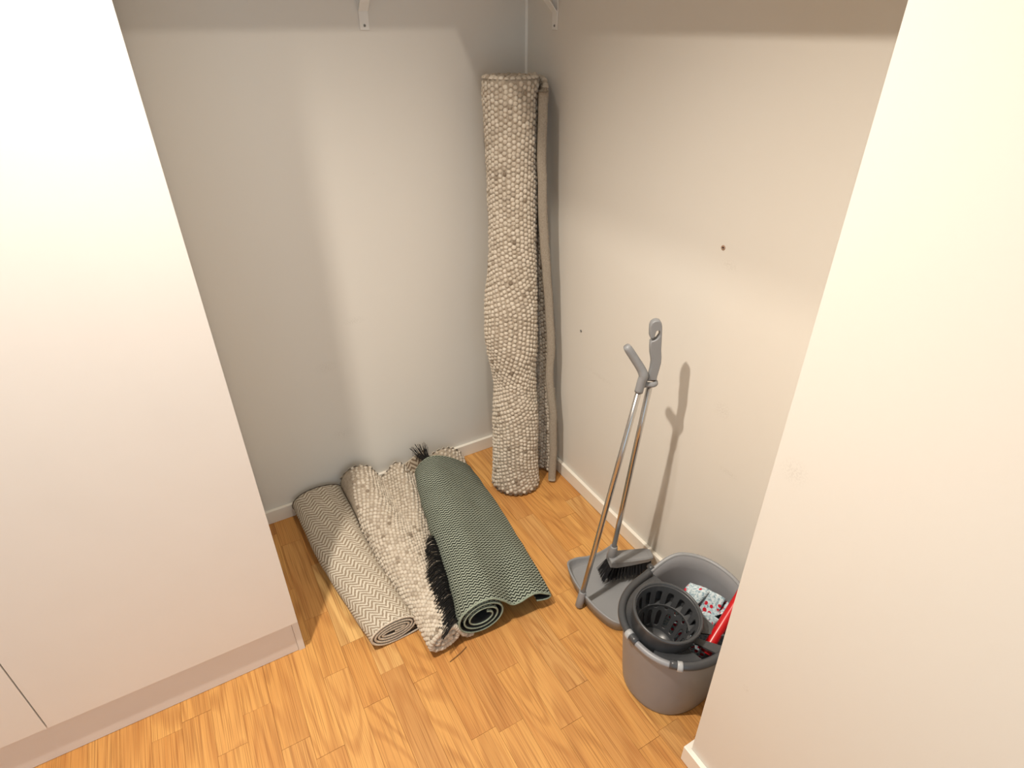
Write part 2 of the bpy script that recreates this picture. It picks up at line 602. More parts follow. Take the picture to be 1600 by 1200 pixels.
skirting('baseboard_back', (-1.124, -0.014, 0.0), (-0.014, -0.0003, 0.0568))
skirting('baseboard_right', (-0.014, -1.398, 0.0), (-0.0003, -0.0003, 0.0568))
bp = skirting('baseboard_partition', (-0.3715, -3.6, 0.0), (-0.3578, -1.3985, 0.0568))
rt = from_bm('return_piece', box_bm((-0.3713, -1.4122, 0.0), (-0.0145, -1.3985, 0.0566), 0.0016, 2), M_trim, bp)
# caulked joint in the corner
cv, cf = [], []
for z in (0.0568, H):
    for (x, y) in ((0, 0), (-0.006, 0), (-0.0034, -0.0034), (0, -0.006)):
        cv.append((x, y, z))
cf = [(0, 3, 2, 1), (4, 5, 6, 7), (0, 1, 5, 4), (1, 2, 6, 5), (2, 3, 7, 6), (3, 0, 4, 7)]
struct(mk('trim_1', cv, cf, M_caulk), 'thin white caulk joint in the wall corner')

# parquet: staves in columns 72.5 mm wide, end joints read off the floor
JOINTS = {18: [-.804], 17: [-.724], 16: [-.87], 15: [-.937, -.579, -.36, -.076], 14: [-.726, -.506, -.147], 13: [-.652, -.869, -.291],
          12: [-.798], 11: [-.87], 10: [-1.092], 9: [-1.111], 8: [-.963], 7: [-1.186], 6: [-1.109], 5: [-1.329, -.963], 4: [-.821],
          3: [-.46, -.246], 2: [-.682], 1: [-.535], 0: [-.465]}
SW = 0.0725
oak_cache = {}
for kcol in range(0, 36):
    xr = -0.015 - SW * kcol if kcol else -0.0135
    xl = -0.015 - SW * (kcol + 1)
    js = sorted(JOINTS.get(kcol, [-random.uniform(.3, .8)]), reverse=True)
    cuts = list(js)
    y = js[0]
    while y < -0.45 or (y < -0.12 and random.random() < 0.2):
        y += random.uniform(0.33, 0.55)
        if y < -0.06:
            cuts.append(y)
        else:
            break
    y = js[-1]
    while y > -2.55:
        y -= random.uniform(0.36, 0.6)
        cuts.append(max(y, -2.6))
    cuts = sorted(set([0.0] + cuts), reverse=True)
    for a, b in zip(cuts[:-1], cuts[1:]):
        L = round(a - b, 3)
        if L < 0.03:
            continue
        key = (L, round(xr - xl, 4))
        if key not in oak_cache:
            w = xr - xl; g = 0.00022
            bm = box_bm((-w / 2 + g, -L / 2 + g, -0.010), (w / 2 - g, L / 2 - g, 0.0), 0.0)
            top = [e for e in bm.edges if all(v.co.z > -0.001 for v in e.verts)]
            bmesh.ops.bevel(bm, geom=top, offset=0.0004, segments=1, affect='EDGES')
            bmesh.ops.recalc_face_normals(bm, faces=bm.faces)
            me = bpy.data.meshes.new('stave'); bm.to_mesh(me); bm.free(); me.materials.append(M_oak)
            oak_cache[key] = me
        o = bpy.data.objects.new('stave', oak_cache[key])
        COL.objects.link(o)
        o.location = ((xl + xr) / 2, (a + b) / 2, random.uniform(-0.00015, 0.0))
        o.parent = floor

# ------------------------------------------------------------------ ceiling downlights
for i, (lc, watts, colr, rad, aim) in enumerate(LAMPS):
    t = thing('ceiling_downlight', (lc[0], lc[1], H), ['round ceiling downlight above the white cabinet front', 'round ceiling downlight in front of the back shelf'][i], 'lamp', 'closet downlights')
    V, F = lathe([(0.034, -0.001), (0.034, -0.006), (0.045, -0.008), (0.049, -0.004), (0.049, -0.0005)], (lc[0], lc[1], H), 32)
    mk('trim_ring', V, F, M_metal_white, t, True)
    em = NT('lamp_glow_%d' % i)
    em.b.inputs['Emission Color'].default_value = (*colr, 1)
    em.b.inputs['Emission Strength'].default_value = 12.0
    V, F = lathe([(0.0, -0.0025), (0.034, -0.0025), (0.034, -0.0008), (0.0, -0.0008)], (lc[0], lc[1], H), 24)
    mk('diffuser', V, F, em.m, t, True)
    ld = bpy.data.lights.new('downlight_bulb', 'SPOT')
    ld.energy = watts
    ld.color = colr
    ld.shadow_soft_size = rad
    ld.spot_size = math.radians(118)
    ld.spot_blend = 1.0
    lo = bpy.data.objects.new('downlight_bulb', ld)
    COL.objects.link(lo)
    lo.location = lc
    lo.rotation_euler = (Vector(aim) - Vector(lc)).to_track_quat('-Z', 'Y').to_euler()
    attach(lo, t)

# ------------------------------------------------------------------ tall white cabinet
CX, CY = -1.1238, -0.6187
cab = thing('cabinet', (-1.72, -0.31, 0), 'tall plain white cabinet with flush doors and recessed plinth', 'cabinet')
CH = 2.12
box('side_panel', (CX - 0.018, -0.602, 0.0), (CX, -0.016, CH), M_cab_in, cab, 0.0006)
box('side_panel', (-2.318, -0.602, 0.0), (-2.30, -0.016, CH), M_cab_in, cab, 0.0006)
box('top_panel', (-2.30, -0.600, CH - 0.018), (CX - 0.018, -0.016, CH), M_cab_in, cab)
box('bottom_panel', (-2.30, -0.600, 0.139), (CX - 0.018, -0.016, 0.157), M_cab_in, cab)
box('back_panel', (-2.30, -0.024, 0.157), (CX - 0.018, -0.018, CH - 0.018), M_cab_in, cab)
box('plinth', (-2.30, -0.5995, 0.0012), (CX - 0.0186, -0.583, 0.1385), M_plinth, cab, 0.0005)
w2 = (2.318 + CX) / 2
box('door', (CX - w2 + 0.0015, CY, 0.139), (CX, -0.6028, CH), M_cab, cab, 0.0009)
d2 = box('door', (-2.318, CY, 0.139), (CX - w2 - 0.0015, -0.6028, CH), M_cab, cab, 0.0009)

# ------------------------------------------------------------------ shelves and their brackets
ZS = 1.80
box_b = tag(box('wall_shelf', (-1.120, -0.225, ZS), (-0.001, -0.001, ZS + 0.02), M_cab, None, 0.001), 'white shelf board along the back wall', 'shelf')
box_r = tag(box('wall_shelf', (-0.35, -1.405, ZS), (-0.001, -0.226, ZS + 0.02), M_cab, None, 0.001), 'white shelf board along the right wall', 'shelf')


def bracket(origin, out, side, label):
    """strip steel bracket: origin on the wall at its lower end, `out` points into the room"""
    o = Vector(origin); out = Vector(out); side = Vector(side); up = Vector((0, 0, 1))
    t = thing('shelf_bracket', origin, label, 'bracket', 'shelf brackets')
    wd = 0.0135

    def strip(name, a, b, thick_dir, th=0.003):
        V = []
        for p in (a, b):
            for s in (-1, 1):
                for k in (0, 1):
                    V.append(p + side * (wd * s) + thick_dir * (th * k))
        F = [(0, 1, 3, 2), (4, 6, 7, 5), (0, 4, 5, 1), (2, 3, 7, 6), (0, 2, 6, 4), (1, 5, 7, 3)]
        ob = mk(name, V, F, M_metal_white, t)
        bm = bmesh.new(); bm.from_mesh(ob.data)
        bmesh.ops.recalc_face_normals(bm, faces=bm.faces)
        bmesh.ops.bevel(bm, geom=list(bm.edges), offset=0.0005, segments=1, affect='EDGES')
        bm.to_mesh(ob.data); bm.free()
        return ob
    strip('upright', o + out * 0.0004, o + out * 0.0004 + up * (ZS - origin[2] - 0.0004), out)
    strip('arm', o + out * 0.0036 + up * (ZS - origin[2] - 0.0036), o + out * 0.19 + up * (ZS - origin[2] - 0.0036), up)
    dz = ZS - origin[2] - 0.004
    strip('brace', o + out * 0.0036 + up * 0.046, o + out * 0.0036 + up * dz + out * (dz - 0.046), (out - up).normalized())
    # countersunk screw
    c = o + out * 0.0036 + up * 0.0105
    for nm, rr, hh, mt in (('screw', 0.0038, 0.0014, M_screw), ('screw_recess', 0.0017, 0.0018, M_dark)):
        V = []; F = []
        for hgt, rad in ((0, rr), (hh, rr * 0.75)):
            for q in range(12):
                a = 2 * math.pi * q / 12
                V.append(c + side * (rad * math.cos(a)) + up * (rad * math.sin(a)) + out * hgt)
        F = [(q, (q + 1) % 12, 12 + (q + 1) % 12, 12 + q) for q in range(12)] + [tuple(range(12, 24))]
        mk(nm, V, F, mt, t, False)


bracket((-0.528, 0, 1.585), (0, -1, 0), (1, 0, 0), 'white strip bracket screwed to the back wall')
bracket((0, -0.164, 1.582), (-1, 0, 0), (0, 1, 0), 'white strip bracket on the right wall near the corner')

# ------------------------------------------------------------------ wall plugs
def plug(loc, axis, r, label, m1, m2):
    t = thing('wall_plug', loc, label, 'wall plug')
    a = Vector(axis); s = a.orthogonal().normalized(); b = a.cross(s)
    for nm, prof, mt in (('collar', [(r, 0.0002), (r * 0.95, 0.0016), (r * 0.5, 0.0018), (r * 0.45, 0.0003)], m1), ('hole', [(r * 0.46, 0.0004), (0.0003, 0.0004)], m2)):
        V = []; F = []
        for (rr, h) in prof:
            for q in range(14):
                an = 2 * math.pi * q / 14
                V.append(Vector(loc) + a * h + s * (rr * math.cos(an)) + b * (rr * math.sin(an)))
        for i in range(len(prof) - 1):
            for q in range(14):
                q2 = (q + 1) % 14
                F.append((i * 14 + q, i * 14 + q2, (i + 1) * 14 + q2, (i + 1) * 14 + q))
        mk(nm, V, F, mt, t, True)


plug((0, -0.923, 1.136), (-1, 0, 0), 0.0062, 'brown plug hole high on the right wall', M_plug, M_dark)
plug((0, -0.382, 0.683), (-1, 0, 0), 0.0045, 'small grey screw low on the right wall near the rug roll', M_screw, M_dark)

# ------------------------------------------------------------------ standing rug roll
rug = thing('rolled_rug', (-0.2, -0.27, 0), 'tall rolled pebbled wool rug standing upright in the corner', 'rug')
da = np.array([0.864, -0.504, 0.0]); db = np.array([0.504, 0.864, 0.0])
ST = []
TH = 0.016
zs = [0.012, 0.12, 0.30, 0.46, 0.60, 0.74, 0.90, 1.08, 1.27, 1.462]
offs = [(0.0, 0.0), (0.001, 0), (0.003, 0), (0.002, 0), (-0.007, 0), (-0.008, 0), (0.0, 0), (0.002, 0), (0.0, 0), (0, 0)]
rads = [0.097, 0.090, 0.088, 0.079, 0.093, 0.095, 0.083, 0.080, 0.082, 0.085]
flat = [1, 1, 1, 1, 1, 1, 1, 1, 1, 1]
end_a = [0.142, 0.142, 0.138, 0.124, 0.136, 0.128, 0.106, 0.092, 0.089, 0.094]
end_b = [0.005, 0.005, 0.0, 0.0, -0.005, -0.01, -0.025, -0.035, -0.042, -0.045]
for i, z in enumerate(zs):
    f = z / 1.46
    c = np.array([-0.199, -0.278, 0]) * (1 - f) + np.array([-0.138, -0.143, 0]) * f
    c = c + da * offs[i][0] + db * offs[i][1]
    r = rads[i]
    sp = spiral(0, 0, r, r * 0.92, 3.0, 0.021, 62, True)
    ea, eb = end_a[i], end_b[i]
    tail = [(0.5 * (sp[-1][0] + ea) + 0.012, 0.088 * (1 - 0.15 * f)), (ea - 0.004 + 0.006, 0.052), (ea + 0.004, 0.5 * (0.05 + eb)), (ea, eb)]
    drop = [0.0] * len(sp) + ([0.0, 0.010, 0.024, 0.036] if i == len(zs) - 1 else [0.0] * 4)
    row = [c + da * a + db * b + np.array([0, 0, z - dq]) for (a, b), dq in zip(sp + tail, drop)]
    ST.append(row)
sh = Sheet(ST, 96, 260, 3, 0.003, 3.1, lambda G, N: float(np.sum((N[:, 120] * (G[:, 120] - G.mean(axis=1)))[:, :2])))
sh.layer('woven_face', 0.0, TH / 2, M_wool_base, rug)
sh.layer('backing', -TH / 2, 0.0, M_felt, rug)
turn0 = 1.0 - (2 * math.pi * 0.088 + 0.16) / sh.L
us, vs = hexgrid(sh.L, sh.A, max(turn0, 0), 0.992, 0.0150, 0.004, 0.998)
P, N, T = sh.at(us, vs, TH / 2 - 0.001)
pebbles('wool_loops', P, N, T, 0.0072, 0.0066, M_wool, rug)
# loops on the inner face of the loose flap, seen in the gap
us, vs = hexgrid(sh.L, sh.A, 1 - 0.17 / sh.L, 1 - 0.014 / sh.L, 0.0150, 0.004, 0.998)
P, N, T = sh.at(us, vs, -TH / 2 + 0.001)
pebbles('inner_wool_loops', P, -N, T, 0.0076, 0.005, M_wool, rug)
# loops along the bottom and top edges
for row, dz in ((0, -1), (sh.nv - 1, 1)):
    fu = np.arange(0.0, 0.97, 0.0165 / sh.L)
    P, N, T = sh.at(fu, np.full(len(fu), 0.0 if row == 0 else 1.0), 0.002)
    pebbles('edge_loops', P - np.array([0, 0, dz * 0.002]), np.tile([0, 0, dz], (len(P), 1)).astype(float), T, 0.0092, 0.0085, M_wool, rug)
# stitched felt hem along the loose end
Pm = sh.G[:, -1]
dirv = sh.G[:, -1] - sh.G[:, -4]; dirv /= np.linalg.norm(dirv, axis=1)[:, None]
Nn = sh.N[:, -1]
hv = []; hf = []
prof = [(-0.016, 0.0145), (0.003, 0.0155), (0.007, 0.010), (0.008, -0.002), (0.007, -0.010), (0.002, -0.0135), (-0.016, -0.0115)]
nrow = len(Pm)
for i in range(nrow):
    for (d, n) in prof:
        hv.append(Pm[i] + dirv[i] * d + Nn[i] * n)
k = len(prof)
for i in range(nrow - 1):
    for j in range(k):
        j2 = (j + 1) % k
        hf.append((i * k + j, i * k + j2, (i + 1) * k + j2, (i + 1) * k + j))
hf.append(tuple(range(k))); hf.append(tuple((nrow - 1) * k + j for j in range(k))[::-1])
hem = mk('felt_hem', hv, hf, M_felt, rug, True)
hem['label'] = 'grey felt hem along the loose end'

# ------------------------------------------------------------------ beige herringbone rug, rolled
r1 = thing('rolled_rug', (-0.93, -0.37, 0), 'rolled beige herringbone rug lying beside the white cabinet', 'rug')
T1 = 0.009
ST = []
#        y     xl      w     h     tail end x, tail z
for (y, xl, w, h, tx, tz, lift) in [(-0.026, -1.028, 0.205, 0.112, -0.49, 0.118, 0.0), (-0.12, -1.022, 0.20, 0.110, -0.50, 0.024, 0), (-0.32, -1.012, 0.185, 0.106, -0.60, 0.007, 0),
                                    (-0.53, -0.985, 0.168, 0.102, -0.71, 0.007, 0), (-0.715, -0.957, 0.158, 0.100, -0.775, 0.007, 0)]:
    cx, cz = xl + w / 2, h / 2 + 0.001
    sp = spiral(cx, cz, w / 2 - T1 / 2, h / 2 - T1 / 2, 4.0, 0.0112, 270, False)
    x0 = cx
    tail = [(x0 + (tx - x0) * q, sp[-1][1] + (tz - sp[-1][1]) * (q ** 2.2)) for q in (0.25, 0.5, 0.75, 1.0)]
    ST.append([(a, y + 0.02 * (a - cx) * (1 if y < -0.5 else 0), b) for (a, b) in sp + tail])
s1 = Sheet(ST, 70, 420, 3, 0.002, 9.2, lambda G, N: float(np.sum(N[:, 300, 2] * np.sign(G[:, 300, 2] - 0.05))))
s1.layer('woven_face', 0.0, T1 / 2, M_chev, r1)
s1.layer('backing', -T1 / 2, 0.0, M_chev_back, r1)
s1.edge('edge_binding', s1.nv - 1, 0.0006, 0.0040, M_bind_mix, r1)['label'] = 'light stitched edge'
s1.edge('edge_piping', s1.nv - 1, -T1 / 2 - 0.0006, 0.0015, M_bind_dark, r1)['label'] = 'dark edge piping'
s1.edge('edge_binding', 0, 0.001, 0.0036, M_bind_mix, r1)
s1.edge('edge_piping', 0, T1 / 2 + 0.0006, 0.0012, M_bind_dark, r1)

# ------------------------------------------------------------------ pebbled wool rug, rolled and slumped
r2 = thing('rolled_rug', (-0.76, -0.4, 0.01), 'cream pebbled wool rug slumped between beige and green rugs', 'rug')
T2 = 0.010
ST = []
defs = [  # y, roll (cx, cz, rx, rz), loose sheet to the right
    (-0.042, (-0.782, 0.095, 0.060, 0.060), [(-0.722, 0.128), (-0.690, 0.066), (-0.655, 0.078), (-0.615, 0.108), (-0.580, 0.066), (-0.540, 0.034), (-0.480, 0.080), (-0.430, 0.100), (-0.385, 0.092), (-0.348, 0.058), (-0.332, 0.020)]),
    (-0.11, (-0.781, 0.092, 0.060, 0.058), [(-0.722, 0.112), (-0.690, 0.058), (-0.655, 0.078), (-0.617, 0.108), (-0.582, 0.066), (-0.540, 0.034), (-0.480, 0.046), (-0.430, 0.050), (-0.385, 0.044), (-0.350, 0.030), (-0.338, 0.016)]),
    (-0.24, (-0.779, 0.084, 0.062, 0.054), [(-0.722, 0.104), (-0.692, 0.062), (-0.660, 0.074), (-0.630, 0.092), (-0.595, 0.064), (-0.560, 0.026), (-0.520, 0.020), (-0.480, 0.020), (-0.450, 0.019), (-0.420, 0.018), (-0.400, 0.016)]),
    (-0.42, (-0.772, 0.072, 0.063, 0.050), [(-0.716, 0.098), (-0.690, 0.082), (-0.668, 0.070), (-0.650, 0.052), (-0.630, 0.032), (-0.610, 0.021), (-0.590, 0.019), (-0.565, 0.018), (-0.540, 0.018), (-0.52, 0.018), (-0.50, 0.017)]),
    (-0.62, (-0.762, 0.060, 0.061, 0.045), [(-0.708, 0.084), (-0.690, 0.070), (-0.678, 0.052), (-0.668, 0.036), (-0.655, 0.024), (-0.645, 0.019), (-0.630, 0.017), (-0.615, 0.016), (-0.60, 0.016), (-0.59, 0.016), (-0.58, 0.016)]),
    (-0.822, (-0.757, 0.051, 0.054, 0.039), [(-0.716, 0.064), (-0.706, 0.046), (-0.699, 0.034), (-0.694, 0.026), (-0.690, 0.021), (-0.687, 0.018), (-0.684, 0.016), (-0.680, 0.014), (-0.676, 0.013), (-0.672, 0.012), (-0.668, 0.012)])]
for (y, (cx, cz, rx, rz), tail) in defs:
    sp = spiral(cx, cz, rx, rz, 2.0, 0.021, 60, True)
    if y < -0.7:      # the roll settles: flat underside, pulled-in tip
        sp = [(a, max(b, 0.014 + 0.1 * max(0, cz - 0.02 - b))) for (a, b) in sp]
    ST.append([(a, y + (0.25 * (a - cx) * 0.2 if y < -0.7 else 0), b) for (a, b) in sp + tail])
s2 = Sheet(ST, 64, 300, 3, 0.004, 5.5, lambda G, N: float(np.sum(N[:, 225, 2] * np.sign(G[:, 225, 2] - 0.06))))
s2.layer('woven_face', 0.0, T2 / 2, M_wool_base, r2)
s2.layer('backing', -T2 / 2, 0.0, M_wool_base, r2)
f_turn = 1 - (0.36 + 0.42) / s2.L
us, vs = hexgrid(s2.L, s2.A, max(0.0, 0.42), 0.995, 0.0136, 0.002, 0.998)
P, N, T = s2.at(us, vs, T2 / 2 - 0.001)
pebbles('wool_loops', P, N, T, 0.0066, 0.0060, M_wool, r2)
us, vs = hexgrid(s2.L, s2.A, 0.02, 0.70, 0.0150, 0.90, 0.998)
P, N, T = s2.at(us, vs, -T2 / 2 + 0.001)
pebbles('inner_wool_loops', P, -N, T, 0.0074, 0.0055, M_wool, r2)
for fv, dy in ((1.0, -1), (0.0, 1)):
    fu = np.arange(0.01, 0.99, 0.0150 / s2.L)
    P, N, T = s2.at(fu, np.full(len(fu), fv), 0.001)
    pebbles('edge_loops', P - np.array([0, dy * 0.002, 0]), np.tile([0, dy, 0], (len(P), 1)).astype(float), T, 0.0088, 0.0085, M_wool, r2)

# ------------------------------------------------------------------ green herringbone rug
r3 = thing('rolled_rug', (-0.55, -0.48, 0.02), 'sage green herringbone rug with black fringe, rolled on top', 'rug')
T3 = 0.006
ST = []
gdefs = [
    (-0.125, (-0.502, 0.094, 0.072, 0.056), [(-0.440, 0.128), (-0.400, 0.098), (-0.365, 0.066), (-0.342, 0.040), (-0.335, 0.030), (-0.342, 0.024), (-0.362, 0.026), (-0.385, 0.030)]),
    (-0.22, (-0.528, 0.094, 0.073, 0.060), [(-0.460, 0.130), (-0.412, 0.100), (-0.370, 0.070), (-0.345, 0.044), (-0.338, 0.033), (-0.345, 0.027), (-0.365, 0.028), (-0.388, 0.032)]),
    (-0.42, (-0.566, 0.090, 0.074, 0.062), [(-0.495, 0.126), (-0.440, 0.097), (-0.390, 0.070), (-0.358, 0.046), (-0.350, 0.035), (-0.358, 0.029), (-0.378, 0.030), (-0.400, 0.034)]),
    (-0.64, (-0.602, 0.086, 0.075, 0.064), [(-0.532, 0.120), (-0.478, 0.092), (-0.420, 0.076), (-0.384, 0.055), (-0.375, 0.044), (-0.383, 0.037), (-0.402, 0.037), (-0.425, 0.040)]),
    (-0.83, (-0.640, 0.085, 0.079, 0.067), [(-0.570, 0.116), (-0.534, 0.080), (-0.466, 0.090), (-0.418, 0.062), (-0.408, 0.052), (-0.414, 0.044), (-0.434, 0.046), (-0.455, 0.054)])]
for (y, (cx, cz, rx, rz), tail) in gdefs:
    sp = spiral(cx, cz, rx, rz, 3.0, 0.0165, 62, True)
    ST.append([(a, y - (0.06 * (a - cx) if y < -0.7 else 0), b) for (a, b) in sp + tail])
s3 = Sheet(ST, 80, 420, 3, 0.004, 1.7, lambda G, N: float(np.sum(N[:, 330, 2] * np.sign(G[:, 330, 2] - 0.05))))
s3.layer('woven_face', 0.0, T3 / 2, M_green, r3)
s3.layer('backing', -T3 / 2, 0.0, M_black_back, r3)['label'] = 'black backing'
s3.edge('edge_binding', s3.nv - 1, 0.0006, 0.0030, M_bind_sage, r3)
s3.edge('edge_binding', 0, 0.0006, 0.0030, M_bind_sage, r3)
# fringe: it leaves from under the rolled left side and lies over the cream rug
items = []
for i in range(330):
    f = random.random() ** 0.8
    y = -0.47 - 0.345 * f
    k = min(1.0, max(0.0, (-y - 0.125) / 0.705))
    xl = np.interp(-y, [0.125, 0.42, 0.64, 0.83], [-0.575, -0.642, -0.680, -0.716])
    ln = (0.020 + 0.042 * min(1, f * 2.2)) * random.uniform(0.8, 1.12)
    zc = np.interp(-y, [0.42, 0.62, 0.805], [0.122, 0.108, 0.094]) + random.uniform(0, 0.006)
    dy = -0.10 * ln + random.uniform(-0.006, 0.004) - 0.4 * ln * f
    items.append([(xl + 0.016, y + 0.003, zc - 0.016), (xl - 0.004, y, zc - 0.002 + random.uniform(0, .004)), (xl - 0.5 * ln, y + dy * 0.5, zc + 0.003 + random.uniform(-0.002, 0.004)),
                  (xl - ln, y + dy + random.uniform(-.003, .003), zc - 0.002 - 0.10 * ln + random.uniform(-0.003, 0.004))])
strands('fringe', items, 0.00145, M_fringe, r3)['label'] = 'black fringe along the side'
items = []
for i in range(46):
    a = random.uniform(-1, 1)
    bx, by, bz = -0.500 + 0.014 * a, -0.112, 0.105 + random.uniform(-0.012, 0.012)
    ln = random.uniform(0.8, 1.1)
    items.append([(bx + 0.01, by - 0.02, bz), (bx - 0.004, by + 0.022, bz + 0.012), (bx - 0.014 + 0.010 * a, by + 0.048 * ln, bz + 0.026 * ln), (bx - 0.020 + 0.024 * a, by + 0.068 * ln, bz + 0.050 * ln)])
strands('fringe', items, 0.0016, M_fringe, r3)

# loose brown straw on the floor
tag(tube('straw', catmull([(-0.768, -0.862, 0.0016), (-0.745, -0.857, 0.003), (-0.722, -0.850, 0.003), (-0.704, -0.842, 0.0016)], 5), 0.0013, M_thread, None, 6), 'thin bent brown straw on the floor before the cream rug', 'straw')

# ------------------------------------------------------------------ dustpan with long handle
dp = thing('dustpan', (-0.19, -0.9, 0), 'grey long-handled dustpan standing on the floor by the right wall', 'dustpan')
# outline of the pan from one lip corner round the back to the other
out2 = catmull([(-0.075, -0.742), (-0.135, -0.752), (-0.190, -0.752), (-0.235, -0.742), (-0.272, -0.748), (-0.293, -0.775), (-0.309, -0.830), (-0.316, -0.892), (-0.313, -0.955), (-0.300, -1.008), (-0.280, -1.036), (-0.245, -1.046), (-0.190, -1.044), (-0.130, -1.046), (-0.075, -1.052)], 6)
nO = len(out2)
cen = np.array([-0.19, -0.897])
hts = np.interp(np.linspace(0, 1, nO), [0, .10, .25, .33, .40, .5, .62, .70, .78, .9, 1], [0.012, 0.020, 0.034, 0.047, 0.052, 0.055, 0.053, 0.050, 0.038, 0.022, 0.012])
V = []; F = []
# profile rings: outer foot, outer rim, rim top, inner rim, inner foot, floor centre line
for i, (q, hgt) in enumerate(zip(out2, hts)):
    d = q - cen; d /= np.linalg.norm(d)
    for (off, z) in ((-0.011, 0.0008), (-0.004, hgt * 0.6), (0.0, hgt - 0.002), (-0.001, hgt), (-0.006, hgt), (-0.008, hgt - 0.003), (-0.012, 0.5 * hgt + 0.003), (-0.022, 0.0055)):
        p_ = q + d * off
        V.append((p_[0], p_[1], max(z, 0.0008)))
K = 8
for i in range(nO - 1):
    for j in range(K - 1):
        F.append((i * K + j, i * K + j + 1, (i + 1) * K + j + 1, (i + 1) * K + j))
# floor of the pan (top and underside)
F.append(tuple(i * K + 7 for i in range(nO)))
F.append(tuple(i * K for i in range(nO))[::-1])
for e in (0, nO - 1):
    F.append(tuple(e * K + j for j in range(K)))
F.append((7, 0, (nO - 1) * K, (nO - 1) * K + 7))
pan = mk('pan', V, F, M_grey, dp, False)
bm = bmesh.new(); bm.from_mesh(pan.data); bmesh.ops.recalc_face_normals(bm, faces=bm.faces); bm.to_mesh(pan.data); bm.free()
for pl in pan.data.polygons:
    pl.use_smooth = len(pl.vertices) == 4
# socket behind the pan
D0 = np.array([-0.329, -0.894, 0.004]); D1 = np.array([-0.1855, -0.8955, 0.79])
dd = (D1 - D0) / np.linalg.norm(D1 - D0)
tube('socket', [D0 + dd * s for s in (0.0, 0.004, 0.03, 0.062, 0.064)], [0.0095, 0.0125, 0.0125, 0.0115, 0.0105], M_grey, dp, 20)
tube('pole', [D0 + dd * s for s in (0.058, 0.3, 0.55, 0.80)], 0.0083, M_steel, dp, 20)
L_D = np.linalg.norm(D1 - D0)
gp = catmull([D0 + dd * (L_D - 0.020), D0 + dd * (L_D + 0.012), (-0.1800, -0.896, 0.818), (-0.1845, -0.8885, 0.836), (-0.2000, -0.8755, 0.866), (-0.2190, -0.8620, 0.900)], 5)
tube('grip', gp, np.interp(np.linspace(0, 1, len(gp)), [0, .3, .45, .6, .95, 1], [0.0112, 0.0120, 0.0125, 0.0118, 0.0112, 0.0085]), M_grey, dp, 20, 1.0)
# broom clip: a bar reaching to the broom pole with a C end
B0 = np.array([-0.1700, -0.8520, 0.150]); B1 = np.array([-0.1515, -0.8955, 0.79])
bd = (B1 - B0) / np.linalg.norm(B1 - B0)
cl = [np.array([-0.181, -0.897, 0.790])]
for t_ in np.linspace(math.radians(215), math.radians(520), 14):
    cl.append(np.array([B1[0] + 0.0150 * math.cos(t_), B1[1] + 0.0150 * math.sin(t_), 0.790]))
tube('clip', cl, 0.0048, M_grey, dp, 10, 1.5)

# ------------------------------------------------------------------ broom
br = thing('broom', (-0.12, -0.87, 0.02), 'grey broom with black bristles hanging over the dustpan', 'broom')
L_B = np.linalg.norm(B1 - B0)
tube('pole', [B0 + bd * s for s in (-0.02, 0.2, 0.45, L_B - 0.01)], 0.0082, M_steel, br, 20)
tube('ferrule', [B0 + bd * s for s in (-0.062, -0.058, -0.02, 0.0, 0.002)], [0.012, 0.0165, 0.0150, 0.0122, 0.0110], M_grey, br, 20)
# head: a tapered block running from the ferrule towards the wall
hx = np.array([0.949, -0.316, 0.0]); hy = np.array([0.316, 0.949, 0.0])
HC = np.array([-0.186, -0.853, 0.092])
prof = [(0.0, 0.022, -0.010, 0.016), (0.02, 0.026, -0.012, 0.019), (0.07, 0.026, -0.012, 0.013), (0.13, 0.024, -0.011, 0.009), (0.148, 0.019, -0.009, 0.006)]
V = []; F = []
for (s, hw, z0, z1) in prof:
    for (wv, z) in ((-hw, z0 + 0.003), (-hw, z1 - 0.004), (-hw + 0.004, z1), (hw - 0.004, z1), (hw, z1 - 0.004), (hw, z0 + 0.003), (hw - 0.003, z0), (-hw + 0.003, z0)):
        V.append(HC + hx * s + hy * wv + np.array([0, 0, z]))
for i in range(len(prof) - 1):
    for j in range(8):
        j2 = (j + 1) % 8
        F.append((i * 8 + j, i * 8 + j2, (i + 1) * 8 + j2, (i + 1) * 8 + j))
F.append(tuple(range(8))[::-1]); F.append(tuple((len(prof) - 1) * 8 + j for j in range(8)))
hd = mk('head', V, F, M_grey, br)
items = []
for i in range(15):
    for j in range(6):
        for k2 in range(12):
            s = 0.006 + 0.132 * i / 14 + random.uniform(-.003, .003); wv = -0.018 + 0.036 * j / 5 + random.uniform(-.003, .003)
            a = HC + hx * s + hy * wv + np.array([0, 0, -0.006])
            spread = (0.5 - i / 14) * 0.045 + random.uniform(-.004, .004)
            if i == 0:
                spread += 0.006
            zt = -0.058 + random.uniform(-.003, .003)
            b = a + hx * (-max(spread, -0.002)) + hy * (wv * 0.45 + random.uniform(-.003, .003)) + np.array([0, 0, zt])
            items.append([a, 0.5 * (a + b), b])
strands('bristles', items, 0.0013, M_bristle, br)
